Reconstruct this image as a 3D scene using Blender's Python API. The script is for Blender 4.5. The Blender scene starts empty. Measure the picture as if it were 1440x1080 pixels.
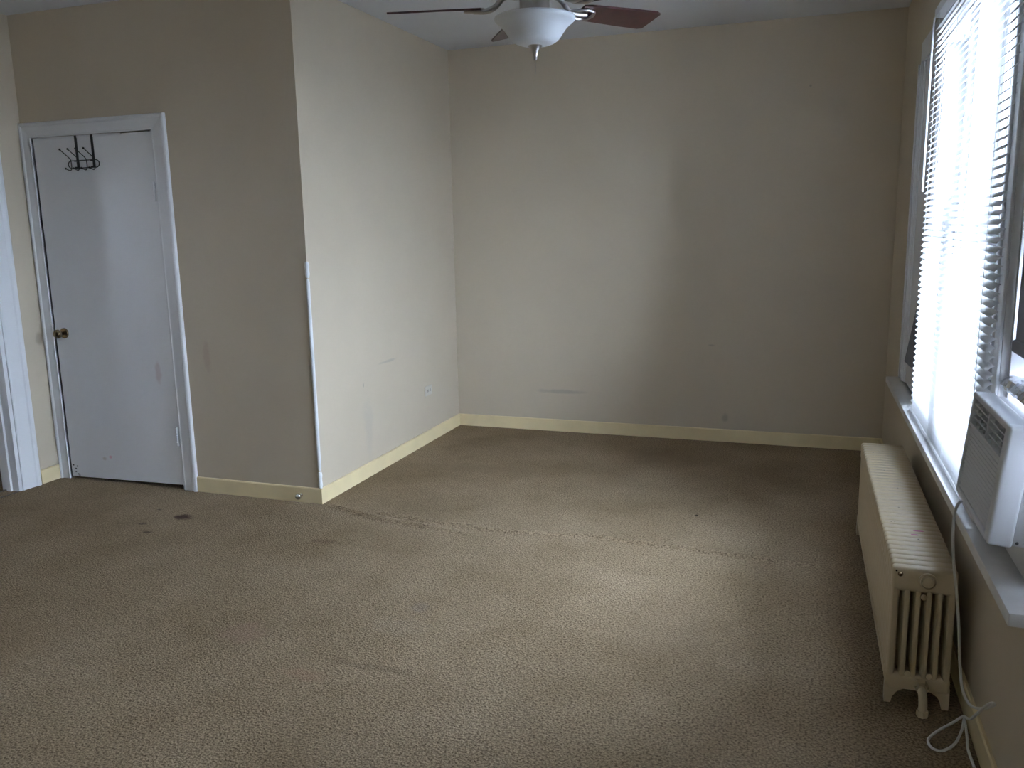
import bpy, bmesh, math, random
from mathutils import Matrix, Vector, Euler
random.seed(7)
S = bpy.context.scene
COL = S.collection
rad = math.radians

# ------------------------------------------------------------------ camera
cam_d = bpy.data.cameras.new('camera')
cam = bpy.data.objects.new('camera', cam_d); COL.objects.link(cam)
cam_d.sensor_width = 36.0
cam_d.lens = 1193.2 / 1440 * 36.0
cam_d.clip_start = 0.05
def cam_axes(yaw, pitch, roll):
    cy, sy, cp, sp, cr, sr = math.cos(yaw), math.sin(yaw), math.cos(pitch), math.sin(pitch), math.cos(roll), math.sin(roll)
    right = Vector((cy, sy, 0)); f0 = Vector((-sy, cy, 0)); u0 = Vector((0, 0, 1))
    fwd = cp*f0 + sp*u0; up = -sp*f0 + cp*u0
    return cr*right + sr*up, -sr*right + cr*up, fwd
r_, u_, f_ = cam_axes(rad(19.63), rad(-10.589), rad(-1.124))
m = Matrix.Identity(4)
for i in range(3):
    m[i][0] = r_[i]; m[i][1] = u_[i]; m[i][2] = -f_[i]
m[2][3] = 1.57
cam.matrix_world = m
S.camera = cam

# ------------------------------------------------------------------ overcast sky and exposure
SKY = 45.0
W = bpy.data.worlds.new('overcast_sky'); S.world = W; W.use_nodes = True
bg = W.node_tree.nodes['Background']
bg.inputs[0].default_value = (0.765, 0.87, 1.10, 1); bg.inputs[1].default_value = SKY
S.view_settings.view_transform = 'Standard'
S.view_settings.look = 'None'
S.view_settings.gamma = 1.0
S.view_settings.use_curve_mapping = False
S.view_settings.exposure = 0.0

# ------------------------------------------------------------------ room measures (metres)
A, D1, B, R, L, H = -2.645, 4.08, 6.135, 0.484, -4.61, 2.859
NEAR = -1.6                      # wall behind the camera
TH = rad(0.7)                    # the window wall is not quite square to the rest
HALL = -6.3
ZERO = (0, 0, 0)
# the window wall has its own frame: x = 0 is its face (room is x < 0), y runs as in the room
FR = Matrix.Translation((R, B, 0)) @ Matrix.Rotation(TH, 4, 'Z') @ Matrix.Translation((0, -B, 0))
ID = Matrix.Identity(4)

# window openings in that frame: (y0, y1); the last is unseen, added behind the viewer for more daylight
WZ0, WZ1 = 0.70, 2.345
WINS = [(3.62, 4.38), (2.80, 3.59), (1.66, 2.67), (-1.45, -0.25)]

# portals only steer sampling of the sky through the openings; they give off nothing themselves
def wz(y0): return (WZ0, WZ1) if y0 > 0 else (.95, 1.90)
for y0, y1 in WINS:
    z0_, z1_ = wz(y0)
    ld = bpy.data.lights.new('window_portal', 'AREA'); ld.shape = 'RECTANGLE'
    ld.size = y1-y0; ld.size_y = z1_-z0_
    ld.cycles.is_portal = True
    lo = bpy.data.objects.new('window_portal', ld); COL.objects.link(lo)
    # area light points along -Z: turn it to look into the room (-x)
    lo.matrix_world = FR @ Matrix.Translation((0.135, (y0+y1)/2, (z0_+z1_)/2)) @ Matrix.Rotation(rad(90), 4, 'Z') @ Matrix.Rotation(rad(90), 4, 'X') @ Matrix.Rotation(rad(180), 4, 'Y')

# ------------------------------------------------------------------ materials
def lin(c): return tuple(((v/255)/12.92 if v/255 <= .04045 else ((v/255+.055)/1.055)**2.4) for v in c) + (1,)
def new_mat(name):
    mt = bpy.data.materials.new(name); mt.use_nodes = True
    return mt, mt.node_tree, mt.node_tree.nodes['Principled BSDF']
def N(nt, kind, **kw):
    n = nt.nodes.new(kind)
    for k, v in kw.items():
        if k in n.inputs.keys() if isinstance(k, str) else False: n.inputs[k].default_value = v
        else: setattr(n, k, v)
    return n
def mat(name, col, rough=.5, metal=0, var=.06, scale=6, bump=0, bscale=60, spec=.5, coat=0, stretch=None):
    """Plain painted / moulded surface: colour with faint mottling and optional fine relief."""
    mt, nt, b = new_mat(name)
    tc = N(nt, 'ShaderNodeTexCoord')
    src = tc.outputs['Object']
    if stretch:
        mp = N(nt, 'ShaderNodeMapping'); mp.inputs['Scale'].default_value = stretch
        nt.links.new(src, mp.inputs[0]); src = mp.outputs[0]
    nz = N(nt, 'ShaderNodeTexNoise'); nz.inputs['Scale'].default_value = scale; nz.inputs['Detail'].default_value = 5
    nt.links.new(src, nz.inputs['Vector'])
    rp = N(nt, 'ShaderNodeValToRGB')
    c = Vector(col[:3])
    rp.color_ramp.elements[0].position = .3; rp.color_ramp.elements[1].position = .7
    rp.color_ramp.elements[0].color = tuple(c*(1-var)) + (1,); rp.color_ramp.elements[1].color = tuple(min(1, v*(1+var)) for v in c) + (1,)
    nt.links.new(nz.outputs['Fac'], rp.inputs[0]); nt.links.new(rp.outputs[0], b.inputs['Base Color'])
    b.inputs['Roughness'].default_value = rough; b.inputs['Metallic'].default_value = metal
    b.inputs['Specular IOR Level'].default_value = spec; b.inputs['Coat Weight'].default_value = coat
    if bump:
        n2 = N(nt, 'ShaderNodeTexNoise'); n2.inputs['Scale'].default_value = bscale; n2.inputs['Detail'].default_value = 3
        nt.links.new(src, n2.inputs['Vector'])
        bp = N(nt, 'ShaderNodeBump'); bp.inputs['Strength'].default_value = bump; bp.inputs['Distance'].default_value = .002
        nt.links.new(n2.outputs['Fac'], bp.inputs['Height']); nt.links.new(bp.outputs[0], b.inputs['Normal'])
    return mt
def stain(mt, centre, size, col, amount, rough_edge=.5, nscale=14):
    """A mark with its own ragged outline, laid over the material's colour. centre and size in object space."""
    nt = mt.node_tree; b = nt.nodes['Principled BSDF']
    prev = b.inputs['Base Color'].links[0].from_socket
    tc = N(nt, 'ShaderNodeTexCoord'); mp = N(nt, 'ShaderNodeMapping')
    mp.vector_type = 'POINT'
    mp.inputs['Scale'].default_value = tuple(1/s for s in size)
    mp.inputs['Location'].default_value = tuple(-c/s for c, s in zip(centre, size))
    nt.links.new(tc.outputs['Object'], mp.inputs[0])
    ln = N(nt, 'ShaderNodeVectorMath'); ln.operation = 'LENGTH'; nt.links.new(mp.outputs[0], ln.inputs[0])
    nz = N(nt, 'ShaderNodeTexNoise'); nz.inputs['Scale'].default_value = nscale; nz.inputs['Detail'].default_value = 4
    nt.links.new(tc.outputs['Object'], nz.inputs['Vector'])
    ad = N(nt, 'ShaderNodeMath'); ad.operation = 'MULTIPLY_ADD'; ad.inputs[1].default_value = 1.6*rough_edge; ad.inputs[2].default_value = -.8*rough_edge
    nt.links.new(nz.outputs['Fac'], ad.inputs[0])
    sm = N(nt, 'ShaderNodeMath'); sm.operation = 'ADD'; nt.links.new(ln.outputs['Value'], sm.inputs[0]); nt.links.new(ad.outputs[0], sm.inputs[1])
    mr = N(nt, 'ShaderNodeMapRange'); mr.interpolation_type = 'SMOOTHSTEP'
    mr.inputs['From Min'].default_value = 1.0; mr.inputs['From Max'].default_value = .35; mr.inputs['To Min'].default_value = 0; mr.inputs['To Max'].default_value = amount
    nt.links.new(sm.outputs[0], mr.inputs['Value'])
    mx = N(nt, 'ShaderNodeMix'); mx.data_type = 'RGBA'
    mx.inputs[7].default_value = col if len(col) == 4 else tuple(col)+(1,)
    nt.links.new(mr.outputs[0], mx.inputs[0]); nt.links.new(prev, mx.inputs[6]); nt.links.new(mx.outputs[2], b.inputs['Base Color'])

WALLC = (0.565, 0.49, 0.372)
def wall_mat(name): return mat(name, WALLC, rough=.55, var=.025, scale=2.5, bump=.12, bscale=45, spec=.4)
M = {}
M['wall'] = wall_mat('beige_wall_paint')
M['wall_alcove'] = wall_mat('beige_wall_paint_alcove')
stain(M['wall_alcove'], (A, 4.68, .28), (.3, .10, .26), (.42, .39, .33), .32, 1.2, 5)
stain(M['wall_alcove'], (A, 4.97, .70), (.3, .14, .012), (.35, .33, .28), .5, .8, 9)
stain(M['wall_alcove'], (A, 4.63, .60), (.3, .010, .022), (.2, .19, .18), .6, .3, 30)
M['wall_far'] = wall_mat('beige_wall_paint_far')
stain(M['wall_far'], (-1.78, B, .31), (.20, .3, .022), (.33, .31, .27), .5, .9, 7)
stain(M['wall_far'], (-.56, B, .17), (.035, .3, .05), (.3, .28, .24), .5, .8, 12)
stain(M['wall_far'], (-.67, B, .70), (.035, .3, .012), (.33, .3, .26), .5, .5, 15)
stain(M['wall_far'], (-.075, B, 2.43), (.012, .3, .012), (.3, .28, .24), .6, .3, 15)
M['wall_closet'] = wall_mat('beige_wall_paint_closet')
stain(M['wall_closet'], (-3.37, D1, .84), (.035, .3, .13), (.45, .33, .27), .45, .9, 14)
M['wall_left'] = wall_mat('beige_wall_paint_left')
stain(M['wall_left'], (L, 4.03, .92), (.3, .035, .05), (.3, .24, .17), .5, .6, 14)
M['ceiling'] = mat('white_ceiling_paint', (.72, .74, .77), rough=.8, var=.02, scale=2, bump=.08, bscale=30)
M['trim'] = mat('white_gloss_trim', (.76, .77, .78), rough=.35, var=.03, scale=4, bump=.05, bscale=25)
M['base'] = mat('cream_baseboard_paint', (.77, .65, .39), rough=.4, var=.06, scale=5, bump=.06, bscale=20)
M['door'] = mat('white_door_paint', (.80, .81, .82), rough=.42, var=.025, scale=3, bump=.06, bscale=30)
stain(M['door'], (-3.745, D1, .72), (.030, .3, .11), (.58, .47, .46), .55, .8, 16)
stain(M['door'], (-4.19, D1, .165), (.016, .3, .014), (.75, .35, .45), .7, .3, 20)
stain(M['door'], (-4.24, D1, .15), (.022, .3, .016), (.5, .42, .34), .5, .4, 20)
M['chrome'] = mat('chrome', (.72, .72, .73), rough=.12, metal=1, var=.02)
M['nickel'] = mat('brushed_nickel', (.50, .48, .46), rough=.28, metal=1, var=.05, scale=30)
M['brass'] = mat('antique_brass', (.16, .12, .07), rough=.25, metal=1, var=.15, scale=25)
M['black_wire'] = mat('black_coated_wire', (.006, .006, .006), rough=.45, var=.1)
M['blade'] = mat('mahogany_blade', (.050, .014, .014), rough=.32, var=.45, scale=9, stretch=(3, 3, 3), coat=.3)
M['radiator'] = mat('cream_radiator_enamel', (.58, .48, .32), rough=.36, var=.05, scale=7, bump=.10, bscale=70)
M['dark_gap'] = mat('black_recess', (.012, .011, .010), rough=.9, var=.2)
M['pink'] = mat('pink_crayon', (.52, .18, .27), rough=.6, var=.2, scale=60)
M['ac'] = mat('white_plastic', (.66, .68, .70), rough=.42, var=.02, scale=5)
M['ac_dark'] = mat('grey_vent_interior', (.10, .115, .13), rough=.7, var=.15, scale=20)
M['print'] = mat('grey_label_print', (.10, .10, .11), rough=.6, var=.1)
M['tape'] = mat('blue_masking_tape', (.02, .16, .36), rough=.6, var=.12, scale=30)
M['foil'] = mat('crumpled_foil', (.70, .71, .73), rough=.22, metal=1, var=.05, scale=20, bump=.5, bscale=60)
M['cord'] = mat('white_cord_rubber', (.74, .74, .72), rough=.5, var=.04)
M['sill'] = mat('white_sill_paint', (.68, .68, .67), rough=.28, var=.07, scale=9, bump=.08, bscale=18)
M['flap'] = mat('grey_cloth', (.16, .17, .19), rough=.9, var=.12, scale=20, bump=.2, bscale=300)
M['bowl'] = mat('frosted_glass_bowl_shade', (.78, .82, .86), rough=.35, var=.015, scale=3, spec=.5)
b = M['bowl'].node_tree.nodes['Principled BSDF']; b.inputs['Subsurface Weight'].default_value = .35; b.inputs['Subsurface Radius'].default_value = (.03, .03, .03)
M['outlet'] = mat('painted_outlet_plate', (.58, .54, .46), rough=.45, var=.02)
M['threshold'] = mat('dark_threshold_strip', (.10, .08, .06), rough=.6, var=.2)
M['ground'] = mat('outdoor_ground', (.42, .42, .41), rough=.95, var=.2, scale=.5)

def translucent_mat(name, col, trans, rough=.5):
    mt = bpy.data.materials.new(name); mt.use_nodes = True; nt = mt.node_tree
    b = nt.nodes['Principled BSDF']; out = nt.nodes['Material Output']
    tc = N(nt, 'ShaderNodeTexCoord'); nz = N(nt, 'ShaderNodeTexNoise'); nz.inputs['Scale'].default_value = 8
    nt.links.new(tc.outputs['Object'], nz.inputs['Vector'])
    rp = N(nt, 'ShaderNodeValToRGB'); rp.color_ramp.elements[0].color = tuple(v*.95 for v in col)+(1,); rp.color_ramp.elements[1].color = tuple(col)+(1,)
    nt.links.new(nz.outputs['Fac'], rp.inputs[0]); nt.links.new(rp.outputs[0], b.inputs['Base Color'])
    b.inputs['Roughness'].default_value = rough
    t = N(nt, 'ShaderNodeBsdfTranslucent'); nt.links.new(rp.outputs[0], t.inputs[0])
    mx = N(nt, 'ShaderNodeMixShader'); mx.inputs[0].default_value = trans
    nt.links.new(b.outputs[0], mx.inputs[1]); nt.links.new(t.outputs[0], mx.inputs[2]); nt.links.new(mx.outputs[0], out.inputs[0])
    return mt
M['slat'] = translucent_mat('white_vinyl_slat', (.91, .915, .92), .60)
M['shade'] = translucent_mat('grey_shade_fabric', (.26, .27, .30), .03, .8)

def glass_mat():
    mt = bpy.data.materials.new('window_glass'); mt.use_nodes = True; nt = mt.node_tree
    nt.nodes.remove(nt.nodes['Principled BSDF']); out = nt.nodes['Material Output']
    t = N(nt, 'ShaderNodeBsdfTransparent'); t.inputs[0].default_value = (.93, .95, .95, 1)
    g = N(nt, 'ShaderNodeBsdfGlossy'); g.inputs['Roughness'].default_value = .02
    fr = N(nt, 'ShaderNodeFresnel'); fr.inputs[0].default_value = 1.25
    mx = N(nt, 'ShaderNodeMixShader'); nt.links.new(fr.outputs[0], mx.inputs[0]); nt.links.new(t.outputs[0], mx.inputs[1]); nt.links.new(g.outputs[0], mx.inputs[2])
    nt.links.new(mx.outputs[0], out.inputs[0]); return mt
M['glass'] = glass_mat()

def carpet_mat():
    mt, nt, b = new_mat('beige_loop_carpet')
    tc = N(nt, 'ShaderNodeTexCoord')
    big = N(nt, 'ShaderNodeTexNoise'); big.inputs['Scale'].default_value = 1.6; big.inputs['Detail'].default_value = 6; big.inputs['Roughness'].default_value = .62
    fine = N(nt, 'ShaderNodeTexNoise'); fine.inputs['Scale'].default_value = 120; fine.inputs['Detail'].default_value = 3
    vor = N(nt, 'ShaderNodeTexVoronoi'); vor.inputs['Scale'].default_value = 150
    for n in (big, fine, vor): nt.links.new(tc.outputs['Object'], n.inputs['Vector'])
    r1 = N(nt, 'ShaderNodeValToRGB')
    r1.color_ramp.elements[0].position = .32; r1.color_ramp.elements[1].position = .70
    r1.color_ramp.elements[0].color = (.228, .169, .102, 1); r1.color_ramp.elements[1].color = (.320, .248, .164, 1)
    nt.links.new(big.outputs['Fac'], r1.inputs[0])
    r2 = N(nt, 'ShaderNodeValToRGB')
    r2.color_ramp.elements[0].position = .34; r2.color_ramp.elements[1].position = .60
    r2.color_ramp.elements[0].color = (.46, .44, .42, 1); r2.color_ramp.elements[1].color = (1.16, 1.16, 1.16, 1)
    nt.links.new(fine.outputs['Fac'], r2.inputs[0])
    mx = N(nt, 'ShaderNodeMix'); mx.data_type = 'RGBA'; mx.blend_type = 'MULTIPLY'; mx.inputs[0].default_value = 1
    nt.links.new(r1.outputs[0], mx.inputs[6]); nt.links.new(r2.outputs[0], mx.inputs[7]); nt.links.new(mx.outputs[2], b.inputs['Base Color'])
    b.inputs['Roughness'].default_value = .95; b.inputs['Specular IOR Level'].default_value = .04
    ad = N(nt, 'ShaderNodeMath'); ad.operation = 'SUBTRACT'; nt.links.new(fine.outputs['Fac'], ad.inputs[0]); nt.links.new(vor.outputs['Distance'], ad.inputs[1])
    bp = N(nt, 'ShaderNodeBump'); bp.inputs['Strength'].default_value = .6; bp.inputs['Distance'].default_value = .004
    nt.links.new(ad.outputs[0], bp.inputs['Height']); nt.links.new(bp.outputs[0], b.inputs['Normal'])
    return mt
M['carpet'] = carpet_mat()
for c, s, col, am in (((-3.27, 3.655, 0), (.085, .05, .2), (.060, .034, .030), .9), ((-3.30, 3.40, 0), (.05, .02, .2), (.08, .06, .045), .7),
                      ((-3.42, 3.50, 0), (.035, .02, .2), (.08, .06, .05), .6), ((-3.5, 3.72, 0), (.03, .02, .2), (.08, .06, .05), .6),
                      ((-2.08, 2.59, 0), (.14, .10, .2), (.30, .20, .14), .5), ((-1.66, 2.38, 0), (.12, .05, .2), (.32, .2, .13), .4),
                      ((-1.50, 2.83, 0), (.16, .10, .2), (.32, .26, .19), .25), ((-1.46, 2.50, 0), (.24, .03, .2), (.14, .10, .06), .4),
                      ((-.545, 4.48, 0), (.014, .02, .2), (.03, .025, .02), .9), ((-2.30, 3.55, 0), (.10, .04, .2), (.14, .095, .06), .5),
                      ((-1.50, 3.00, 0), (.05, .06, .2), (.2, .16, .13), .4), ((-.9, 5.6, 0), (.4, .25, .2), (.21, .15, .09), .45),
                      ((-3.0, 2.2, 0), (.5, .35, .2), (.24, .17, .10), .4), ((-.45, 3.1, 0), (.3, .5, .2), (.22, .16, .10), .4),
                      ((-2.0, 5.0, 0), (.5, .15, .2), (.22, .16, .10), .4)):
    stain(M['carpet'], c, s, tuple(v*.85 for v in col), am, .8, 16)

# ------------------------------------------------------------------ mesh helpers
class MB:
    def __init__(s): s.v = []; s.f = []; s.sm = []
    def add(s, vs, fs, smooth=False):
        n = len(s.v); s.v += [tuple(v) for v in vs]; s.f += [tuple(i+n for i in f) for f in fs]; s.sm += [smooth]*len(fs); return s
    def box(s, x0, x1, y0, y1, z0, z1, bev=0, seg=2, rot=None):
        if bev <= 0:
            vs = [(x, y, z) for x in (x0, x1) for y in (y0, y1) for z in (z0, z1)]
            fs = [(0, 1, 3, 2), (4, 6, 7, 5), (0, 4, 5, 1), (2, 3, 7, 6), (0, 2, 6, 4), (1, 5, 7, 3)]
            if rot is not None: vs = [rot @ Vector(v) for v in vs]
            return s.add(vs, fs)
        bm = bmesh.new(); bmesh.ops.create_cube(bm, size=1)
        for v in bm.verts: v.co = Vector(((x0+x1)/2+v.co.x*(x1-x0), (y0+y1)/2+v.co.y*(y1-y0), (z0+z1)/2+v.co.z*(z1-z0)))
        bmesh.ops.bevel(bm, geom=bm.edges[:], offset=bev, segments=seg, profile=.5, affect='EDGES')
        bm.verts.index_update()
        vs = [v.co.copy() for v in bm.verts]; fs = [[v.index for v in f.verts] for f in bm.faces]; bm.free()
        if rot is not None: vs = [rot @ v for v in vs]
        return s.add(vs, fs, True)
    def tube(s, pts, r, n=10, cap=True, flat=None):
        pts = [Vector(p) for p in pts]; k = len(pts); rs = r if isinstance(r, (list, tuple)) else [r]*k
        t0 = (pts[1]-pts[0]).normalized(); a = Vector((0, 0, 1)) if abs(t0.z) < .9 else Vector((1, 0, 0))
        u = t0.cross(a).normalized(); vs = []
        for i, p in enumerate(pts):
            t = (pts[min(i+1, k-1)]-pts[max(i-1, 0)]).normalized()
            u = (u - t*u.dot(t)).normalized(); w = t.cross(u)
            for j in range(n):
                q = 2*math.pi*j/n; vs.append(p+(u*math.cos(q)+w*math.sin(q))*rs[i])
        fs = [(i*n+j, i*n+(j+1) % n, (i+1)*n+(j+1) % n, (i+1)*n+j) for i in range(k-1) for j in range(n)]
        s.add(vs, fs, True)
        if cap:
            m0 = len(s.v)-len(vs)
            s.f += [tuple(m0+j for j in range(n))[::-1], tuple(m0+(k-1)*n+j for j in range(n))]; s.sm += [False]*2
        return s
    def lathe(s, prof, c=(0, 0, 0), axis='Z', n=48):
        vs = []
        for rr, h in prof:
            for j in range(n):
                q = 2*math.pi*j/n; x, y = rr*math.cos(q), rr*math.sin(q)
                p = {'Z': (x, y, h), 'Y': (x, h, y), 'X': (h, x, y)}[axis]
                vs.append((c[0]+p[0], c[1]+p[1], c[2]+p[2]))
        k = len(prof)
        fs = [(i*n+j, i*n+(j+1) % n, (i+1)*n+(j+1) % n, (i+1)*n+j) for i in range(k-1) for j in range(n)]
        return s.add(vs, fs, True)
    def ball(s, c, r, n=12, sc=(1, 1, 1)):
        prof = [(max(1e-5, r*math.sin(math.pi*i/n)), -r*math.cos(math.pi*i/n)) for i in range(n+1)]
        n0 = len(s.v); s.lathe(prof, (0, 0, 0), 'Z', 2*n)
        for i in range(n0, len(s.v)): v = s.v[i]; s.v[i] = (c[0]+v[0]*sc[0], c[1]+v[1]*sc[1], c[2]+v[2]*sc[2])
        return s
    def prism(s, poly, h0, h1, plane='XZ'):
        """poly in a plane, extruded along the remaining axis"""
        n = len(poly)
        def P(a, b, h): return {'XZ': (a, h, b), 'YZ': (h, a, b), 'XY': (a, b, h)}[plane]
        vs = [P(a, b, h0) for a, b in poly] + [P(a, b, h1) for a, b in poly]
        fs = [tuple(range(n)), tuple(range(2*n-1, n-1, -1))] + [(j, j+n, (j+1) % n+n, (j+1) % n) for j in range(n)]
        return s.add(vs, fs)
    def sweep(s, prof, path):
        """open profile of 2-D points placed by a list of functions (a, b) -> point"""
        n = len(prof); vs = [fn(a, b) for fn in path for a, b in prof]; k = len(path)
        fs = [(i*n+j, i*n+(j+1) % n, (i+1)*n+(j+1) % n, (i+1)*n+j) for i in range(k-1) for j in range(n)]
        fs += [tuple(range(n))[::-1], tuple((k-1)*n+j for j in range(n))]
        return s.add(vs, fs)
    def build(s, name, material, parent=None, off=ZERO):
        me = bpy.data.meshes.new(name)
        me.from_pydata([(v[0]-off[0], v[1]-off[1], v[2]-off[2]) for v in s.v], [], s.f)
        me.polygons.foreach_set('use_smooth', s.sm)
        bm = bmesh.new(); bm.from_mesh(me); bmesh.ops.recalc_face_normals(bm, faces=bm.faces[:]); bm.to_mesh(me); bm.free()
        if any(s.sm):
            try: me.set_sharp_from_angle(angle=rad(38))
            except Exception: pass
        me.materials.append(material)
        o = bpy.data.objects.new(name, me); COL.objects.link(o)
        if parent is not None: o.parent = parent
        return o
def tag(o, label=None, cat=None, group=None, kind=None):
    if label: o['label'] = label
    if cat: o['category'] = cat
    if group: o['group'] = group
    if kind: o['kind'] = kind
    return o
def thing(name, base, frame=ID, **kw):
    o = bpy.data.objects.new(name, None); COL.objects.link(o)
    o.empty_display_size = .05
    o.matrix_world = frame @ Matrix.Translation(base)
    return tag(o, **kw)
def struct(mb, name, material, frame=ID, label=None, cat=None):
    o = mb.build(name, material); o.matrix_world = frame.copy(); tag(o, label=label, cat=cat, kind='structure'); return o
def smooth_path(pts, sub=8):
    P = [Vector(p) for p in pts]; P = [2*P[0]-P[1]] + P + [2*P[-1]-P[-2]]; out = []
    for i in range(1, len(P)-2):
        for k in range(sub):
            t = k/sub
            out.append(.5*((2*P[i])+(-P[i-1]+P[i+1])*t+(2*P[i-1]-5*P[i]+4*P[i+1]-P[i+2])*t*t+(-P[i-1]+3*P[i]-3*P[i+1]+P[i+2])*t**3))
    return out + [P[-2]]

# ------------------------------------------------------------------ the shell of the room
def floor_mesh():
    seam = [(-2.60, 4.075), (-2.45, 4.02), (-2.25, 3.955), (-2.065, 3.913), (-1.8, 3.885), (-1.6, 3.86)]
    seam2 = [(-2.33, 4.03), (-2.0, 3.985), (-1.498, 3.950), (-1.2, 3.99), (-.985, 4.005), (-.6, 3.985), (-.083, 3.943), (.2, 3.95)]
    def near(x, pl):
        if x < pl[0][0] or x > pl[-1][0]: return None, 0
        for (xa, ya), (xb, yb) in zip(pl, pl[1:]):
            if xa <= x <= xb:
                t = (x-xa)/(xb-xa)
                e = min(1, (x-pl[0][0])/.12, (pl[-1][0]-x)/.35)
                return ya+(yb-ya)*t, max(0, e)
        return None, 0
    xs = []; x = HALL
    while x < .75: xs.append(x); x += .015 if x > -2.7 else (.03 if x > L else .1)
    ys = []; y = NEAR-.15
    while y < B+.16:
        ys.append(y)
        y += .006 if 3.80 < y < 4.10 else (.05 if y < 2 else .03)
    vs = []
    for y in ys:
        for x in xs:
            z = 0
            if 3.7 < y < 4.25:
                for pl, hh, wd in ((seam, .019, .024), (seam2, .014, .022)):
                    yy, e = near(x, pl)
                    if yy is not None:
                        dy = y-yy-.003*math.sin(x*6)
                        z += hh*e*math.exp(-(dy/wd)**2)*(1 if dy < 0 else math.exp(-dy*6))
            vs.append((x, y, z))
    nx = len(xs)
    fs = [(j*nx+i, j*nx+i+1, (j+1)*nx+i+1, (j+1)*nx+i) for j in range(len(ys)-1) for i in range(nx-1)]
    return MB().add(vs, fs, True)
struct(floor_mesh(), 'floor', M['carpet'], label='beige loop-pile carpet with stains and a raised wrinkle across it')
struct(MB().box(HALL-.1, .95, NEAR-.2, B+.2, H, H+.15), 'ceiling', M['ceiling'], label='flat off-white painted ceiling above the room')
struct(MB().box(A-.1, 1.0, B, B+.15, -.1, H), 'wall_far', M['wall_far'], label='beige far wall at the end of the alcove')
struct(MB().box(A-.12, A, D1+.11, B+.1, -.1, H), 'wall_alcove_left', M['wall_alcove'], label='beige side wall of the alcove lit by the window')
DX0, DX1, DZ = -4.525, -3.632, 2.142   # closet door slab
OX0, OX1, OZ = DX0-.004, DX1+.006, DZ+.006
w = MB().box(L-.12, OX0, D1, D1+.11, -.1, H).box(OX1, A-.0, D1, D1+.11, -.1, H).box(OX0, OX1, D1, D1+.11, OZ, H)
struct(w, 'wall_closet', M['wall_closet'], label='beige wall around the white closet door')
struct(MB().box(L-.12, A-.1, B, B+.15, -.1, H), 'wall_closet_rear', M['wall'], label='rear wall inside the closet')
struct(MB().box(L-.12, L, D1+.05, B+.1, -.1, H), 'wall_closet_side', M['wall'], label='side wall inside the closet')
# left wall with the open doorway
LY0, LY1, LZ = 2.93, 3.775, 2.115
w = MB().box(L-.13, L, LY1, D1+.1, -.1, H).box(L-.13, L, NEAR-.1, LY0, -.1, H).box(L-.13, L, LY0, LY1, LZ, H)
struct(w, 'wall_left', M['wall_left'], label='beige side wall with the open doorway')
struct(MB().box(L-.13, 1.0, NEAR-.15, NEAR, -.1, H), 'wall_near', M['wall'], label='beige wall behind the viewer')
# little hall beyond the doorway, with an opening added to let some daylight in
struct(MB().box(HALL-.1, HALL, 1.4, 2.6, -.1, H).box(HALL-.1, HALL, 2.85, 4.7, -.1, H).box(HALL-.1, HALL, 2.6, 2.85, -.1, 1.5).box(HALL-.1, HALL, 2.6, 2.85, 1.9, H),
       'wall_hall_left', M['wall'], label='far wall of the hall beyond the doorway')
struct(MB().box(HALL-.1, L-.12, 4.55, 4.65, -.1, H).box(HALL-.1, L-.12, 1.4, 1.5, -.1, H), 'wall_hall_ends', M['wall'], label='end walls of the hall beyond the doorway')
# window wall
w = MB()
ys = sorted(WINS); y = NEAR-.2
for y0, y1 in ys:
    w.box(0, .13, y, y0, -.1, H); y = y1
    z0_, z1_ = wz(y0)
    w.box(0, .13, y0, y1, -.1, z0_-.035); w.box(0, .13, y0, y1, z1_, H)
w.box(0, .13, y, B+.05, -.1, H)
struct(w, 'wall_right', M['wall'], FR, label='beige window wall above and behind the radiator')
struct(MB().box(-40, 40, -40, 40, -1.3, -1.2), 'ground_outside', M['ground'], label='grey ground outside below the windows')

struct(MB().box(.13, 0.98, NEAR-.4, B+.5, H-.02, H+.10), 'added_eave', M['trim'], FR, label='unseen white eave added above the windows to block steep sky light')  # overhang added out of view so daylight enters at lower angles

# baseboards
BT, BH = .012, .092
bp_ = [(0, 0), (BT, 0), (BT, BH-.006), (BT-.004, BH), (0, BH)]
def bb(p0, p1, nrm, name, frame=ID, lab='cream painted baseboard'):
    n = Vector((nrm[0], nrm[1], 0))
    mk = lambda p: (lambda a, b: Vector((p[0], p[1], b)) + n*a)
    return struct(MB().sweep(bp_, [mk(p0), mk(p1)]), name, M['base'], frame, label=lab)
bb((A, D1), (A, B), (1, 0), 'baseboard_alcove_left', lab='cream baseboard under the bright alcove side wall')
bb((A, B), (R+.02, B), (0, -1), 'baseboard_far', lab='cream baseboard along the far wall')
bb((-3.515, D1), (A+BT, D1), (0, -1), 'baseboard_closet', lab='cream baseboard between door casing and alcove corner')
bb((L, 3.915), (L, D1), (1, 0), 'baseboard_left', lab='short cream baseboard beside the closet door')
bb((L, NEAR), (L, 2.79), (1, 0), 'baseboard_left_near', lab='cream baseboard on the wall with the open doorway')
bb((0, NEAR), (0, B), (-1, 0), 'baseboard_right', FR, 'cream baseboard behind the radiator')

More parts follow.
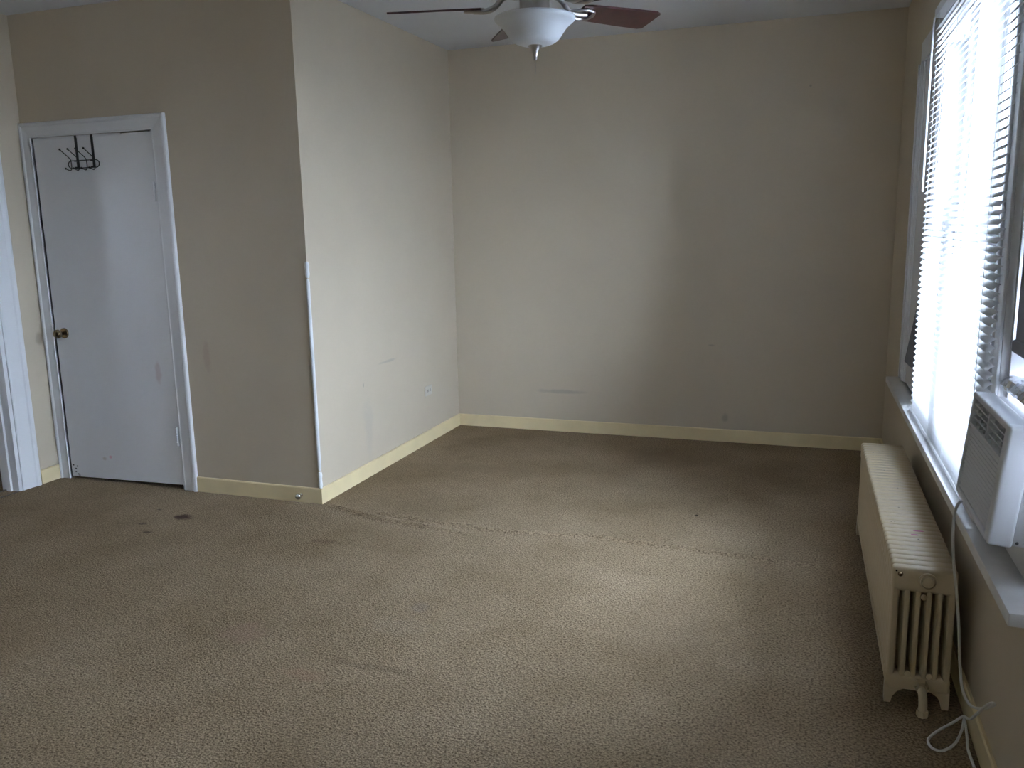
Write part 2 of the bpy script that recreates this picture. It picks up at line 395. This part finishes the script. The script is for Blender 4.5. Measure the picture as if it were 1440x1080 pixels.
# ------------------------------------------------------------------ closet door and its casing
def casing_profile(wd, d=.022):
    # 0 = inner edge; stepped and rounded like old moulding
    return [(0, 0), (0, d*.55), (wd*.06, d*.62), (wd*.12, d*.5), (wd*.20, d*.5), (wd*.72, d*.72), (wd*.78, d*.98), (wd*.86, d*1.1), (wd*.96, d*1.05), (wd, d*.9), (wd, 0)]
def casing(name, x0, x1, zt, wd_l, wd_r, wd_t, to_world, mat_, label):
    """Frame around an opening x0..x1 (along-wall), top zt. to_world(along, out, z)."""
    root = thing(name, ZERO, kind='structure', label=label)
    pr = casing_profile(wd_r)
    # right side
    def side(x, sgn, wd, top):
        p = casing_profile(wd)
        f0 = lambda a, b: to_world(x+sgn*a, b, 0)
        f1 = lambda a, b: to_world(x+sgn*a, b, zt+a*wd_t/wd)      # mitred
        return MB().sweep(p, [f0, f1])
    side(x1, 1, wd_r, zt).build('side_casing', mat_, root)
    side(x0, -1, wd_l, zt).build('side_casing', mat_, root)
    p = casing_profile(wd_t)
    MB().sweep(p, [lambda a, b: to_world(x0-a*wd_l/wd_t, b, zt+a), lambda a, b: to_world(x1+a*wd_r/wd_t, b, zt+a)]).build('head_casing', mat_, root)
    return root
tw = lambda a, o, z: Vector((a, D1-o, z))
tr = casing('trim_1', OX0, OX1+.012, OZ, OX0-L-.004, .100, .088, tw, M['trim'], 'white moulded casing around the closet door')
# jamb lining with stop
MB().box(OX0-.02, OX0, D1-.004, D1+.11, 0, OZ).box(OX0, OX0+.012, D1+.046, D1+.07, 0, OZ).build('jamb', M['trim'], tr)
MB().box(OX1, OX1+.02, D1-.004, D1+.11, 0, OZ).box(OX1-.012, OX1, D1+.046, D1+.07, 0, OZ).build('jamb', M['trim'], tr)
MB().box(OX0-.02, OX1+.02, D1-.004, D1+.11, OZ, OZ+.02).box(OX0, OX1, D1+.046, D1+.07, OZ-.012, OZ).build('head_jamb', M['trim'], tr)

door = thing('door_1', (DX1, D1, 0), kind='structure', label='white flush closet door with brass knob, closed')
dw = DX1-DX0
o_ = (DX1, D1, 0)
# the slab hangs a touch skew: its foot clears the carpet more at the hinge side
poly = [(DX0, .012), (DX1, .028), (DX1, DZ), (DX0, DZ-.006)]
MB().prism(poly, D1+.004, D1+.042, 'XZ').build('slab', M['door'], door, ZERO).matrix_parent_inverse = Matrix.Translation(o_).inverted()
def dpart(mb, name, mt, parent=door):
    o = mb.build(name, mt, parent, o_); return o
kn = dpart(MB().lathe([(1e-4, -.006), (.031, -.006), (.033, -.002), (.033, .004), (1e-4, .004)], (-4.452, D1, .955), 'Y', 28), 'rose_plate', M['brass'])
kp = [(.011, -.004), (.011, -.026), (.014, -.030), (.022, -.034), (.0275, -.044), (.0285, -.052), (.025, -.062), (.016, -.068), (1e-4, -.070)]
dpart(MB().lathe(kp, (-4.452, D1, .955), 'Y', 28), 'door_knob', M['brass'])
for hz in (1.80, .335):
    hg = MB()
    for k in range(5):
        hg.lathe([(1e-4, 0), (.008, 0), (.008, .0205), (1e-4, .0205)], (DX1-.001, D1-.010, hz-.054+k*.022), 'Z', 14)
    hg.lathe([(1e-4, 0), (.004, 0), (.005, .004), (1e-4, .007)], (DX1-.001, D1-.010, hz+.056), 'Z', 12)
    h = dpart(hg, 'hinge', M['trim'])
    lf = MB().box(DX1-.014, DX1+.003, D1-.003, D1+.004, hz-.054, hz+.056)
    lf.build('hinge_leaf', M['trim'], h, o_)
for (sx, sz) in ((-4.505, .088), (-4.488, .066), (-4.475, .082), (-4.49, .045), (-4.47, .030), (-4.462, .022)):
    dpart(MB().lathe([(1e-4, -.0006), (.0045, -.0006), (.0045, .0025), (1e-4, .0025)], (sx, D1+.002, sz), 'Y', 8), 'screw_hole', M['dark_gap'])

# ------------------------------------------------------------------ over-door hook rack
hk = thing('over_door_hook_rack', (-4.13, D1, 1.955), label='black wire coat-hook rack hung over the closet door', cat='hook rack')
ho = (-4.13, D1, 1.955)
def hpart(mb, name): return mb.build(name, M['black_wire'], hk, ho)
yw = D1-.014
for sx in (-4.190, -4.067):
    sb = MB().box(sx-.0085, sx+.0085, D1+.0005, D1+.0035, 1.956, DZ+.003).box(sx-.0085, sx+.0085, D1+.0005, D1+.044, DZ+.0015, DZ+.004)
    sb.box(sx-.0085, sx+.0085, yw-.004, D1+.0035, 1.956, 1.964).box(sx-.0085, sx+.0085, yw-.004, D1+.0035, 1.994, 2.002)
    hpart(sb, 'strap')
oval = []
for k in range(33):
    q = 2*math.pi*k/32; cx = -4.220 if math.cos(q) < 0 else -4.040
    oval.append((cx+.023*math.cos(q)*1.25, yw, 1.978+.022*math.sin(q)))
hpart(MB().tube(oval, .0028, 8, False), 'wire_loop')
for hx in (-4.222, -4.162, -4.103, -4.042):
    up = smooth_path([(hx, yw-.003, 1.962), (hx, yw-.004, 1.998), (hx, yw-.016, 2.016), (hx, yw-.050, 2.040), (hx, yw-.078, 2.060)], 5)
    lo = smooth_path([(hx, yw-.004, 1.998), (hx, yw-.003, 1.962), (hx, yw-.012, 1.944), (hx, yw-.026, 1.944), (hx, yw-.048, 1.952)], 5)
    h = hpart(MB().tube(up, .0026, 8).tube(lo, .0026, 8), 'coat_hook')
    for e in (up[-1], lo[-1]): MB().ball(e, .006, 8).build('ball_tip', M['black_wire'], h, ho)

# ------------------------------------------------------------------ doorway in the left wall
tl = lambda a, o, z: Vector((L+o, a, z))
MB().box(OX0+.002, OX0+.68, D1+.001, D1+.005, DZ-.008, DZ+.004).build('head_strip', M['trim'], tr)
tr2 = casing('trim_2', LY0-.012, LY1-.0, LZ, .115, .128, .115, tl, M['trim'], 'white moulded casing of the open doorway at the side')
MB().box(L-.135, L+.004, LY1-.024, LY1, 0, LZ).box(L-.085, L-.05, LY1-.038, LY1-.024, 0, LZ).build('jamb', M['trim'], tr2)
MB().box(L-.135, L+.004, LY0-.012, LY0+.012, 0, LZ).build('jamb', M['trim'], tr2)
MB().box(L-.135, L+.004, LY0, LY1, LZ-.024, LZ).build('head_jamb', M['trim'], tr2)
hg = MB().box(L-.135, L-.10, LY1-.0275, LY1-.023, .300, .395)
for k in range(5): hg.lathe([(1e-4, 0), (.006, 0), (.006, .018), (1e-4, .018)], (L-.098, LY1-.030, .302+k*.0185), 'Z', 12)
h = hg.build('hinge', M['trim'], tr2)
for k in range(3): MB().lathe([(1e-4, -.0008), (.003, -.0008), (.003, .001), (1e-4, .001)], (L-.118+.008*(k % 2), LY1-.0278, .318+k*.028), 'Y', 8).build('screw', M['dark_gap'], h)
struct(MB().box(L-.115, L-.095, LY0, LY1, 0, .004).box(L-.005, L+.006, LY0, LY1-.02, 0, .003), 'trim_3', M['threshold'], label='dark carpet seam strips across the open doorway')

# ------------------------------------------------------------------ corner guard on the alcove corner
def bead(z0, z1, name, lumps):
    pts = []; n = max(4, int((z1-z0)/.02)); rs = []
    for k in range(n+1):
        z = z0+(z1-z0)*k/n; pts.append((A-.001, D1+.001, z))
        r0 = .0105
        for lz, lr in lumps: r0 += lr*math.exp(-((z-lz)/.018)**2)
        if k in (0, n): r0 *= .8
        rs.append(r0)
    return MB().tube(pts, rs, 12)
cg = thing('trim_4', (A, D1, BH), kind='structure', label='white painted round corner guard with chipped ends on the alcove corner')
bead(.197, 1.30, 'bead', []).build('bead', M['trim'], cg, (A, D1, BH))
bead(1.305, 1.395, 'bead', [(1.375, .003), (1.325, .003)]).build('bead', M['trim'], cg, (A, D1, BH))
bead(BH-.002, .190, 'bead', [(.178, .004), (.115, .003)]).build('bead', M['trim'], cg, (A, D1, BH))

# door stop
ds = thing('door_stop', (-2.772, D1-BT, .045), label='small chrome ball door stop screwed to the cream baseboard', cat='door stop')
do = (-2.772, D1-BT, .045)
MB().lathe([(1e-4, .001), (.011, .001), (.011, -.004), (.006, -.008), (.0055, -.03), (1e-4, -.03)], do, 'Y', 20).build('stem', M['chrome'], ds, do)
MB().ball((do[0], do[1]-.032, do[2]), .0185, 12).build('ball_end', M['chrome'], ds, do)

# wall outlet, lying on its side and painted over
oo = (A, 5.573, .387)
ot = thing('wall_outlet', oo, label='painted-over electrical outlet low on the bright alcove wall', cat='outlet')
MB().box(A, A+.006, 5.573-.058, 5.573+.058, .387-.036, .387+.036, .0025).build('cover_plate', M['outlet'], ot, oo)
for s in (-1, 1):
    rc = MB().box(A+.004, A+.008, 5.573+s*.0195-.0145, 5.573+s*.0195+.0145, .387-.017, .387+.017, .0015).build('receptacle', M['outlet'], ot, oo)
    MB().box(A+.0075, A+.0085, 5.573+s*.0195-.006, 5.573+s*.0195-.003, .387-.009, .387+.010).box(A+.0075, A+.0085, 5.573+s*.0195+.004, 5.573+s*.0195+.007, .387-.009, .387+.010).build('slot', M['dark_gap'], rc, oo)
MB().lathe([(1e-4, .0065), (.0032, .0062), (.0032, .004)], (A, 5.573, .387), 'X', 10).build('screw', M['nickel'], ot, oo)

# ------------------------------------------------------------------ windows
SX = .045     # sash plane inside the wall
def window(n, y0, y1, label, low_open=None):
    WZ0, WZ1 = wz(y0)
    root = thing('window_%d' % n, (0, (y0+y1)/2, WZ0), FR, kind='structure', label=label)
    off = (0, (y0+y1)/2, WZ0)
    # frame lining
    MB().box(-.002, .13, y0, y0+.022, WZ0, WZ1).build('jamb', M['trim'], root, off)
    MB().box(-.002, .13, y1-.022, y1, WZ0, WZ1).build('jamb', M['trim'], root, off)
    MB().box(-.002, .13, y0, y1, WZ1-.022, WZ1).build('head_jamb', M['trim'], root, off)
    MB().box(.020, .14, y0, y1, WZ0-.035, WZ0+.012).build('sub_sill', M['trim'], root, off)
    mid = (WZ0+WZ1)/2
    def sash(x, z0, z1):
        a, b_ = y0+.022, y1-.022; t = .032
        s = MB().box(x, x+.034, a, a+t, z0, z1, .004).box(x, x+.034, b_-t, b_, z0, z1, .004).box(x, x+.034, a+t-.004, b_-t+.004, z0, z0+.075, .004).box(x, x+.034, a+t-.004, b_-t+.004, z1-t+.01, z1, .004)
        so = s.build('sash', M['trim'], root, off)
        MB().box(x+.015, x+.019, a+t-.006, b_-t+.006, z0+.065, z1-t+.016).build('pane', M['glass'], so, off)
    sash(SX+.040, mid-.02, WZ1-.022)
    if low_open: sash(SX, low_open, low_open+(mid+.02-WZ0-.012))
    else: sash(SX, WZ0+.012, mid+.02)
    return root
window(1, *WINS[0], 'white sash window nearest the alcove corner, mostly behind the blind')
window(2, *WINS[1], 'white sash window covered by the bright blind')
window(3, *WINS[2], 'white sash window raised above the air conditioner', low_open=1.145)
window(4, *WINS[3], 'small high white sash window added unseen behind the viewer for daylight')  # added out of view to brighten the closet door and its wall
# casing boards
tc_ = thing('trim_5', (0, 3.3, WZ0), FR, kind='structure', label='white casing boards around and between the windows')
off = (0, 3.3, WZ0)
def board(y0, y1, z0, z1, name, d=.022):
    g = MB().box(-d, 0, y0, y1, z0, z1, .004)
    if z1-z0 > 1 and y1-y0 > .08: g.box(-d-.008, -d+.002, y1-.024, y1-.004, z0, z1, .003).box(-d-.008, -d+.002, y0+.004, y0+.024, z0, z1, .003)
    return g.build(name, M['trim'], tc_, off)
board(4.955, 5.085, WZ0, WZ1+.002, 'side_casing', .026)
board(4.38, 4.955, WZ0, WZ1+.002, 'side_board', .012)
board(3.585, 3.625, WZ0, WZ1+.002, 'mullion_casing')
board(2.67, 2.80, WZ0, WZ1+.002, 'mullion_casing')
board(1.54, 1.66, WZ0, WZ1+.002, 'side_casing')
board(1.54, 5.085, WZ1, WZ1+.112, 'head_casing')

# the long sill board
SZ = .692
MB_s = MB().box(-.089, .06, 2.045, 5.15, SZ-.034, SZ, .005)
sl = MB_s.build('trim_6', M['sill']); sl.matrix_world = FR.copy(); tag(sl, label='long white painted window sill board above the radiator', kind='structure')
# ------------------------------------------------------------------ mini blind
BX, BY0, BY1, BZ1 = -.052, 2.645, 4.235, 2.405
bo = (BX, (BY0+BY1)/2, .70)
bl = thing('mini_blind', bo, FR, label='white slatted mini blind glowing in front of the window', cat='blind')
MB().box(BX-.017, BX+.020, BY0-.004, BY1+.004, BZ1-.002, BZ1+.036, .003).build('head_rail', M['slat'], bl, bo)
NS, PIT = 66, .0252
def slat_mesh(ln):
    vs, fs = [], []; n = 6
    for k in range(n+1):
        t = k/n*2-1
        vs.append((.0128*t, -ln/2, .0022*(1-t*t))); vs.append((.0128*t, ln/2, .0022*(1-t*t)))
    for k in range(n): fs.append((2*k, 2*k+1, 2*k+3, 2*k+2))
    # real thickness
    m0 = len(vs); vs += [(x, y, z-.0005) for x, y, z in vs]
    fs += [tuple(i+m0 for i in f[::-1]) for f in fs]
    return MB().add(vs, fs, True)
sl0 = slat_mesh(BY1-BY0).build('slat', M['slat'], bl)
z0 = .722
for k in range(NS):
    s = sl0 if k == 0 else sl0.copy()
    if k: COL.objects.link(s); s.parent = bl
    s.location = (0, random.uniform(-.002, .002), z0+k*PIT-.70)
    tilt = rad(-37 + random.uniform(-2, 2))
    s.rotation_euler = (random.uniform(-.0006, .0006), tilt, 0)
MB().box(BX-.011, BX+.011, BY0, BY1, .696, .708, .003).build('bottom_rail', M['slat'], bl, bo)
for yy in (BY1-.12, BY1-.62, BY0+.62, BY0+.12):
    MB().tube([(BX-.0135, yy, .70), (BX-.0135, yy, BZ1)], .0009, 6).tube([(BX+.0135, yy, .70), (BX+.0135, yy, BZ1)], .0009, 6).build('ladder_cord', M['slat'], bl, bo)
wd_ = MB().tube([(BX-.024, BY1-.055, 2.395), (BX-.026, BY1-.056, 2.36), (BX-.026, BY1-.062, 1.68)], .0042, 6)
wd_.build('tilt_wand', M['slat'], bl, bo)

# grey cloth sagging at the far side behind the blind
fo = (-.028, 4.60, .80)
vs, fs = [], []
cols, rows = 14, 22
for j in range(rows+1):
    t = j/rows; z = 1.32-t*.50
    ya = 4.32+(4.92-4.32)*t**1.25; yb = 4.255
    for i in range(cols+1):
        q = i/cols; yy = yb+(ya-yb)*q
        sag = -.055*math.sin(math.pi*min(1, (1-q)*1.1))*max(0, t-.86)/.14*.5
        vs.append((-.026-.006*math.sin(q*7+t*3)-.003*math.sin(q*15), yy, z+sag*0+(.035*(1-q)*max(0, t-.8)/.2)))
n = cols+1
fs = [(j*n+i, j*n+i+1, (j+1)*n+i+1, (j+1)*n+i) for j in range(rows) for i in range(cols)]
m0 = len(vs); vs2 = [(x+.0012, y, z) for x, y, z in vs]
fl = MB().add(vs+vs2, fs+[tuple(i+m0 for i in f[::-1]) for f in fs], True).build('cloth_flap', M['flap'], None, fo)
fl.matrix_world = FR @ Matrix.Translation(fo)
tag(fl, 'dark grey cloth flap hanging between blind and window casing', 'cloth')

# second shade, half lowered
so = (.004, 2.16, 1.205)
sh = thing('roller_shade', so, FR, label='dark grey shade lowered halfway above the air conditioner', cat='window shade')
MB().box(.003, .005, 1.69, 2.640, 1.22, 2.29).build('fabric', M['shade'], sh, so)
MB().box(-.006, .014, 1.686, 2.644, 1.200, 1.236, .008).build('bottom_bar', M['shade'], sh, so)
MB().tube([(.012, 1.684, 2.298), (.012, 2.646, 2.298)], .022, 16).build('roller', M['trim'], sh, so)

# ------------------------------------------------------------------ window air conditioner
ay0, ay1, az0, ah = 2.180, 2.628, .800, .292
ac = thing('window_air_conditioner', (-.118, (ay0+ay1)/2, az0), FR, label='white window air conditioner with louvred front sitting above the sill', cat='air conditioner')
tiltm = Matrix.Rotation(rad(5.5), 4, 'Y')     # rear end hangs lower
ac.matrix_world = FR @ Matrix.Translation((-.118, (ay0+ay1)/2, az0)) @ tiltm
hw = (ay1-ay0)/2
# local frame: x from front face (0) outwards to the rear, y along the wall, z up
FD = .055
fr = MB()
# front bezel as a frame around the two grilles
fr.box(0, FD, -hw, -hw+.045, 0, ah, .008, 3).box(0, FD, hw-.014, hw, 0, ah, .006, 3)
fr.box(0, FD, -hw+.03, hw-.008, 0, .016, .005, 3).box(0, FD, -hw+.03, hw-.008, ah-.018, ah, .006, 3)
fr.box(.002, FD, -hw+.03, hw-.008, .196, .206, .002)
fr.build('front_bezel', M['ac'], ac)
MB().box(.022, FD-.002, -hw+.035, hw-.012, .012, ah-.012).build('vent_interior', M['ac_dark'], ac)
MB().box(FD-.003, .42, -hw+.006, hw-.006, .004, ah-.006, .008, 3).build('cabinet', M['ac'], ac)
sm = MB().box(-.002, .002, -(2*hw-.062)/2, (2*hw-.062)/2, -.0046, .0046, .0012, 1).build('intake_louvre', M['ac'], ac)
for k in range(15):
    s = sm if k == 0 else sm.copy()
    if k: COL.objects.link(s); s.parent = ac
    s.location = (.008, .0155, .0225+k*.0118); s.rotation_euler = (0, rad(24), 0)
# outlet lattice: two groups of openings
gy0, gy1, gz0, gz1 = -hw+.045, hw-.016, .206, ah-.018
gm = (gy0+gy1)/2
MB().box(.004, .030, gm-.007, gm+.007, gz0-.002, gz1+.002, .002).build('outlet_divider', M['ac'], ac)
for k in range(1, 4):
    MB().box(.006, .020, gy0-.004, gy1+.004, gz0+(gz1-gz0)*k/4-.0016, gz0+(gz1-gz0)*k/4+.0016).build('outlet_louvre', M['ac'], ac)
for g0, g1 in ((gy0, gm-.007), (gm+.007, gy1)):
    for k in range(1, 4):
        yy = g0+(g1-g0)*k/4
        MB().box(.008, .022, yy-.0022, yy+.0022, gz0-.002, gz1+.002).build('outlet_vane', M['ac'], ac)
# pleated filler panel added out of view to shut daylight out beside the unit
pl = MB(); pz = []
np_ = 24
for k in range(np_+1):
    pz.append((.186+(.016 if k % 2 else 0), -hw-.5*(1-k/np_)+.004))
vs = [(x, y, z) for x, y in pz for z in (-.085, ah+.072)] + [(x+.003, y, z) for x, y in pz for z in (-.085, ah+.072)]
m0 = 2*(np_+1)
fs = [(2*k, 2*k+1, 2*k+3, 2*k+2) for k in range(np_)]; fs += [tuple(i+m0 for i in f[::-1]) for f in fs]
pl.add(vs, fs).build('added_side_panel', M['ac'], ac)
# top ribs, screw, sticker, tape
for k in range(3): MB().box(.10+.018*k, .104+.018*k, -.15, .10, ah-.0075, ah-.0045).build('top_rib', M['ac'], ac)
MB().lathe([(1e-4, -.0015), (.0035, -.0015), (.004, .002), (1e-4, .002)], (.064, -hw+.006, .014), 'Y', 10).build('screw', M['print'], ac)
lb = MB().box(.108, .30, -hw+.0045, -hw+.0062, .055, .245).build('sticker', M['ac'], ac)
for k in range(17): MB().box(.114, .29-.02*random.random(), -hw+.0038, -hw+.0047, .118+k*.0046, .1195+k*.0046).build('print_line', M['print'], lb)
MB().box(.116, .29, -hw+.0038, -hw+.0047, .094, .102).build('print_bar', M['print'], lb)
MB().box(.113, .29, -hw+.0038, -hw+.0047, .064, .080).build('print_bar', M['print'], lb)
MB().box(.130, .29, -hw+.0038, -hw+.0047, .205, .240).build('print_bar', M['print'], lb)
tp = MB().prism([(.070, ah-.004), (.16, ah-.004), (.10, ah-.05), (.078, ah-.085), (.069, ah-.10), (.071, ah-.05)], -hw+.0042, -hw+.0062, 'XZ')
tp.box(.068, .15, -hw+.004, -hw+.05, ah-.0065, ah-.0045)
tp.build('tape', M['tape'], ac)

# support block under the air conditioner
MB_b = MB().box(-.015, .06, 2.195, 2.66, SZ+.001, .782, .003)
sb = MB_b.build('support_board', M['sill'], None, (0, 2.4, SZ)); sb.matrix_world = FR @ Matrix.Translation((0, 2.4, SZ))
tag(sb, 'white painted support board on the sill beneath the air conditioner', 'board')
# foil packed along the top
vs, fs = [], []; nu, nv = 40, 9
ring = [(-.012, 1.096), (-.020, 1.11), (-.012, 1.126), (.012, 1.134), (.034, 1.130), (.042, 1.11), (.035, 1.094), (.012, 1.090), (-.004, 1.092)]
for i in range(nu+1):
    yy = 2.15+(2.668-2.15)*i/nu
    for (x, z) in ring: vs.append((x+random.uniform(-.006, .006), yy+random.uniform(-.004, .004), z+random.uniform(-.004, .004)))
for i in range(nu):
    for j in range(nv): fs.append((i*nv+j, i*nv+(j+1) % nv, (i+1)*nv+(j+1) % nv, (i+1)*nv+j))
fs += [tuple(range(nv))[::-1], tuple(nu*nv+j for j in range(nv))]
fo2 = (.01, 2.41, 1.075)
fm = MB().add(vs, fs, False).build('foil_strip', M['foil'], None, fo2); fm.matrix_world = FR @ Matrix.Translation(fo2)
tag(fm, 'crumpled silver foil packed between air conditioner and raised sash', 'foil')

# power cord
cp = [(-.066, 2.56, .788), (-.088, 2.575, .786), (-.108, 2.60, .772), (-.112, 2.64, .725), (-.111, 2.65, .66), (-.103, 2.65, .572), (-.090, 2.65, .485), (-.076, 2.65, .374), (-.063, 2.65, .24),
      (-.052, 2.648, .172), (-.038, 2.62, .145), (-.026, 2.56, .166), (-.021, 2.47, .222), (-.020, 2.40, .272), (-.028, 2.405, .272), (-.034, 2.47, .215), (-.042, 2.56, .13),
      (-.053, 2.605, .108), (-.079, 2.60, .087), (-.122, 2.605, .044), (-.140, 2.610, .012), (-.134, 2.580, .0065), (-.107, 2.572, .0065), (-.066, 2.62, .0065),
      (-.034, 2.70, .012), (-.022, 2.745, .022), (-.022, 2.72, .018), (-.026, 2.66, .0075), (-.033, 2.60, .0065), (-.031, 2.50, .0065), (-.03, 2.35, .0065), (-.028, 2.1, .0065)]
co = (-.1, 2.6, 0)
cd = MB().tube(smooth_path(cp, 6), .0042, 8).build('power_cord', M['cord'], None, co); cd.matrix_world = FR @ Matrix.Translation(co)
tag(cd, 'white power cord hanging from the air conditioner and looping on the floor', 'cord')

# ------------------------------------------------------------------ radiator
rx0, rx1, ry0, ry1, rh = -.247, -.055, 2.815, 4.450, .474
NSEC = 38; pit = (ry1-ry0)/NSEC; rc = (rx0+rx1)/2; hwid = (rx1-rx0)/2
ro = (rc, ry0, 0)
rt = thing('radiator', ro, FR, label='long cream cast-iron column radiator under the sill', cat='radiator')
def section_mesh():
    g = MB(); hd = pit/2-.0006
    g.box(-hwid, hwid, -hd, hd, .392, rh, .0125, 3)
    g.box(-hwid, hwid, -hd, hd, .052, .108, .0125, 3)
    tp_ = 2*hwid/6
    for k in range(6):
        x = -hwid+tp_*(k+.5); n = 12; vs = []
        for z in (.095, .405):
            for j in range(n):
                q = 2*math.pi*j/n; cx, cy = math.cos(q), math.sin(q)
                sx = .0105 if 0 < k < 5 else .0125
                ox = 0 if 0 < k < 5 else (-.002 if k == 0 else .002)
                vs.append((x+ox+sx*math.copysign(abs(cx)**.7, cx), (hd-.0008)*math.copysign(abs(cy)**.7, cy), z))
        g.add(vs, [(j, (j+1) % n, n+(j+1) % n, n+j) for j in range(n)], True)
    return g
sec = section_mesh().build('section', M['radiator'], rt)
for k in range(NSEC):
    s = sec if k == 0 else sec.copy()
    if k: COL.objects.link(s); s.parent = rt
    s.location = (0, pit*(k+.5), 0)
def leg_mesh(sx, y):
    # foot flares from the arch of the bottom header
    e = sx*hwid
    poly = [(e, 0), (e-sx*.020, 0), (e-sx*.024, .022), (e-sx*.036, .042), (e-sx*.058, .056), (e-sx*.058, .075), (e, .075), (e+sx*.001, .03)]
    return MB().prism(poly, y-.016, y+.016, 'XZ')
for yy in (pit*.5, pit*(NSEC-.5)):
    for sx in (-1, 1): leg_mesh(sx, yy).build('leg', M['radiator'], rt)
# the near end: plug, bosses, air bleed, chip
def disc(prof, x, z, name, mt, n=28): return MB().lathe(prof, (x, .0006, z), 'Y', n).build(name, mt, rt)
disc([(.027, .002), (.027, -.006), (.0225, -.008), (.0205, -.003), (.0185, -.003), (.017, -.015), (.013, -.017), (1e-4, -.017)], .008, .436, 'end_plug', M['radiator'])
for x, z in ((0, .381), (-hwid/3, .112), (hwid/3, .112)):
    disc([(.0095, .004), (.0095, -.003), (.006, -.0045), (1e-4, -.005)], x, z, 'boss', M['radiator'], 16)
disc([(.008, .003), (.008, -.003), (.004, -.008), (1e-4, -.008)], -hwid+.024, .452, 'air_vent', M['brass'], 12)
disc([(.0035, .003), (.003, -.0012), (1e-4, -.0012)], -hwid+.012, .462, 'paint_chip', M['dark_gap'], 8)
# supply valve stub at the foot
disc([(.024, .002), (.024, -.006), (.021, -.012), (.0205, -.020)], .010, .078, 'inlet_collar', M['radiator'], 6)
vp = smooth_path([(.010, .0, .078), (.010, -.030, .076), (.011, -.050, .062), (.012, -.055, .04), (.012, -.055, .0)], 5)
v = MB().tube(vp, .013, 14).build('supply_pipe', M['radiator'], rt)
MB().lathe([(1e-4, .020), (.0175, .020), (.0185, .010), (.0175, 0), (1e-4, 0)], (.012, -.055, .002), 'Z', 8).build('floor_flange', M['radiator'], v)
MB().lathe([(1e-4, 0), (.018, 0), (.018, -.014), (1e-4, -.014)], (.010, -.020, .077), 'Y', 6).build('pipe_nut', M['radiator'], v)
for y, x in ((pit*8.5, .020), (pit*7.5, .004)):
    MB().ball((x, y, rh-.0003), .010, 8, (2.0 if x > .01 else 1.5, .8, .10)).build('crayon_mark', M['pink'], rt)
for (x, k) in ((-.05, 10.5), (-.062, 10.4), (.01, 6.5), (-.02, 14.5), (.0, 20.5), (-.03, 26.5), (-.055, 33.5)):
    MB().ball((x, pit*k, rh-.0002), .0032, 6, (1.3, .8, .12)).build('paint_chip', M['dark_gap'], rt)

# ------------------------------------------------------------------ ceiling fan
fc = (-1.023, 3.2, 2.326)
top = H-fc[2]
fan = thing('ceiling_fan', fc, label='ceiling fan with mahogany blades and frosted glass bowl light', cat='ceiling fan')
MB().lathe([(1e-4, top), (.075, top), (.072, top-.03), (.045, top-.06), (.018, top-.07), (.016, top-.07), (.016, .24)], ZERO, 'Z', 32).build('canopy', M['nickel'], fan)
MB().lathe([(1e-4, .25), (.05, .25), (.105, .22), (.125, .18), (.125, .11), (.10, .082), (.062, .070), (.056, .066), (.056, .02), (.062, .016), (.062, .006), (1e-4, .006)], ZERO, 'Z', 48).build('motor_housing', M['nickel'], fan)
bw = [(.140, .006), (.1485, .004), (.1515, -.001), (.1495, -.008), (.142, -.015), (.130, -.024), (.1185, -.036), (.108, -.050), (.098, -.065), (.087, -.078), (.073, -.087), (.056, -.093), (.030, -.096), (1e-4, -.096)]
inn = [(max(1e-4, r-.004), z+.004) for r, z in bw[::-1]]
MB().lathe(bw+inn[0:-2]+[(.140, .006)], ZERO, 'Z', 64).build('glass_bowl', M['bowl'], fan)
fn = MB().lathe([(1e-4, -.090), (.024, -.093), (.027, -.097), (.022, -.103), (.014, -.112), (.0085, -.126), (.0065, -.139), (.0075, -.143), (.005, -.148), (1e-4, -.149)], ZERO, 'Z', 28).build('finial', M['nickel'], fan)
MB().tube([(0, 0, -.148), (0, 0, -.198)], .0009, 6).build('pull_chain', M['nickel'], fan)
def blade_mesh():
    # along +x, chord along y; pitched so the side at -y is higher
    g = MB(); out = []
    r0, r1 = .195, .548
    prof = [(r0, .045), (r0+.03, .055), (.42, .066), (r1-.02, .068)]
    up = [(x, h) for x, h in prof] + [(r1, .058)]
    poly = [(x, -h) for x, h in up] + [(r1, .058)] + [(x, h) for x, h in prof[::-1]]
    vs = []
    tn = math.tan(rad(13))
    for t in (.0035, -.0035):
        for x, y in poly: vs.append((x, y, -y*tn+t))
    n = len(poly)
    fs = [tuple(range(n)), tuple(range(2*n-1, n-1, -1))] + [(j, j+n, (j+1) % n+n, (j+1) % n) for j in range(n)]
    return g.add(vs, fs)
def iron_mesh():
    tn = math.tan(rad(13)); g = MB()
    g.tube(smooth_path([(.085, 0, .045), (.12, 0, .030), (.15, .0, .002), (.185, 0, -.010), (.23, 0, -.008)], 5), [.011]*21, 10)
    for s in (-1, 1):
        g.tube(smooth_path([(.15, 0, .0), (.175, s*.024, -s*.024*tn-.008), (.215, s*.036, -s*.036*tn-.009), (.25, s*.026, -s*.026*tn-.009), (.262, 0, -.009)], 5), .0065, 8)
    return g
bl0 = blade_mesh().build('fan_blade', M['blade'], fan); ir0 = iron_mesh().build('blade_bracket', M['nickel'], bl0)
sc0 = MB()
for q in ((.225, 0), (.25, .018), (.25, -.018)): sc0.ball((q[0], q[1], -q[1]*math.tan(rad(13))-.012), .005, 6, (1, 1, .5))
sc0 = sc0.build('bracket_screw', M['nickel'], bl0)
for k in range(5):
    if k == 0: b0 = bl0
    else:
        b0 = bl0.copy(); COL.objects.link(b0); b0.parent = fan
        for c0 in (ir0, sc0):
            c1 = c0.copy(); COL.objects.link(c1); c1.parent = b0
    b0.location = (0, 0, .043); b0.rotation_euler = (0, 0, rad(49+72*k))
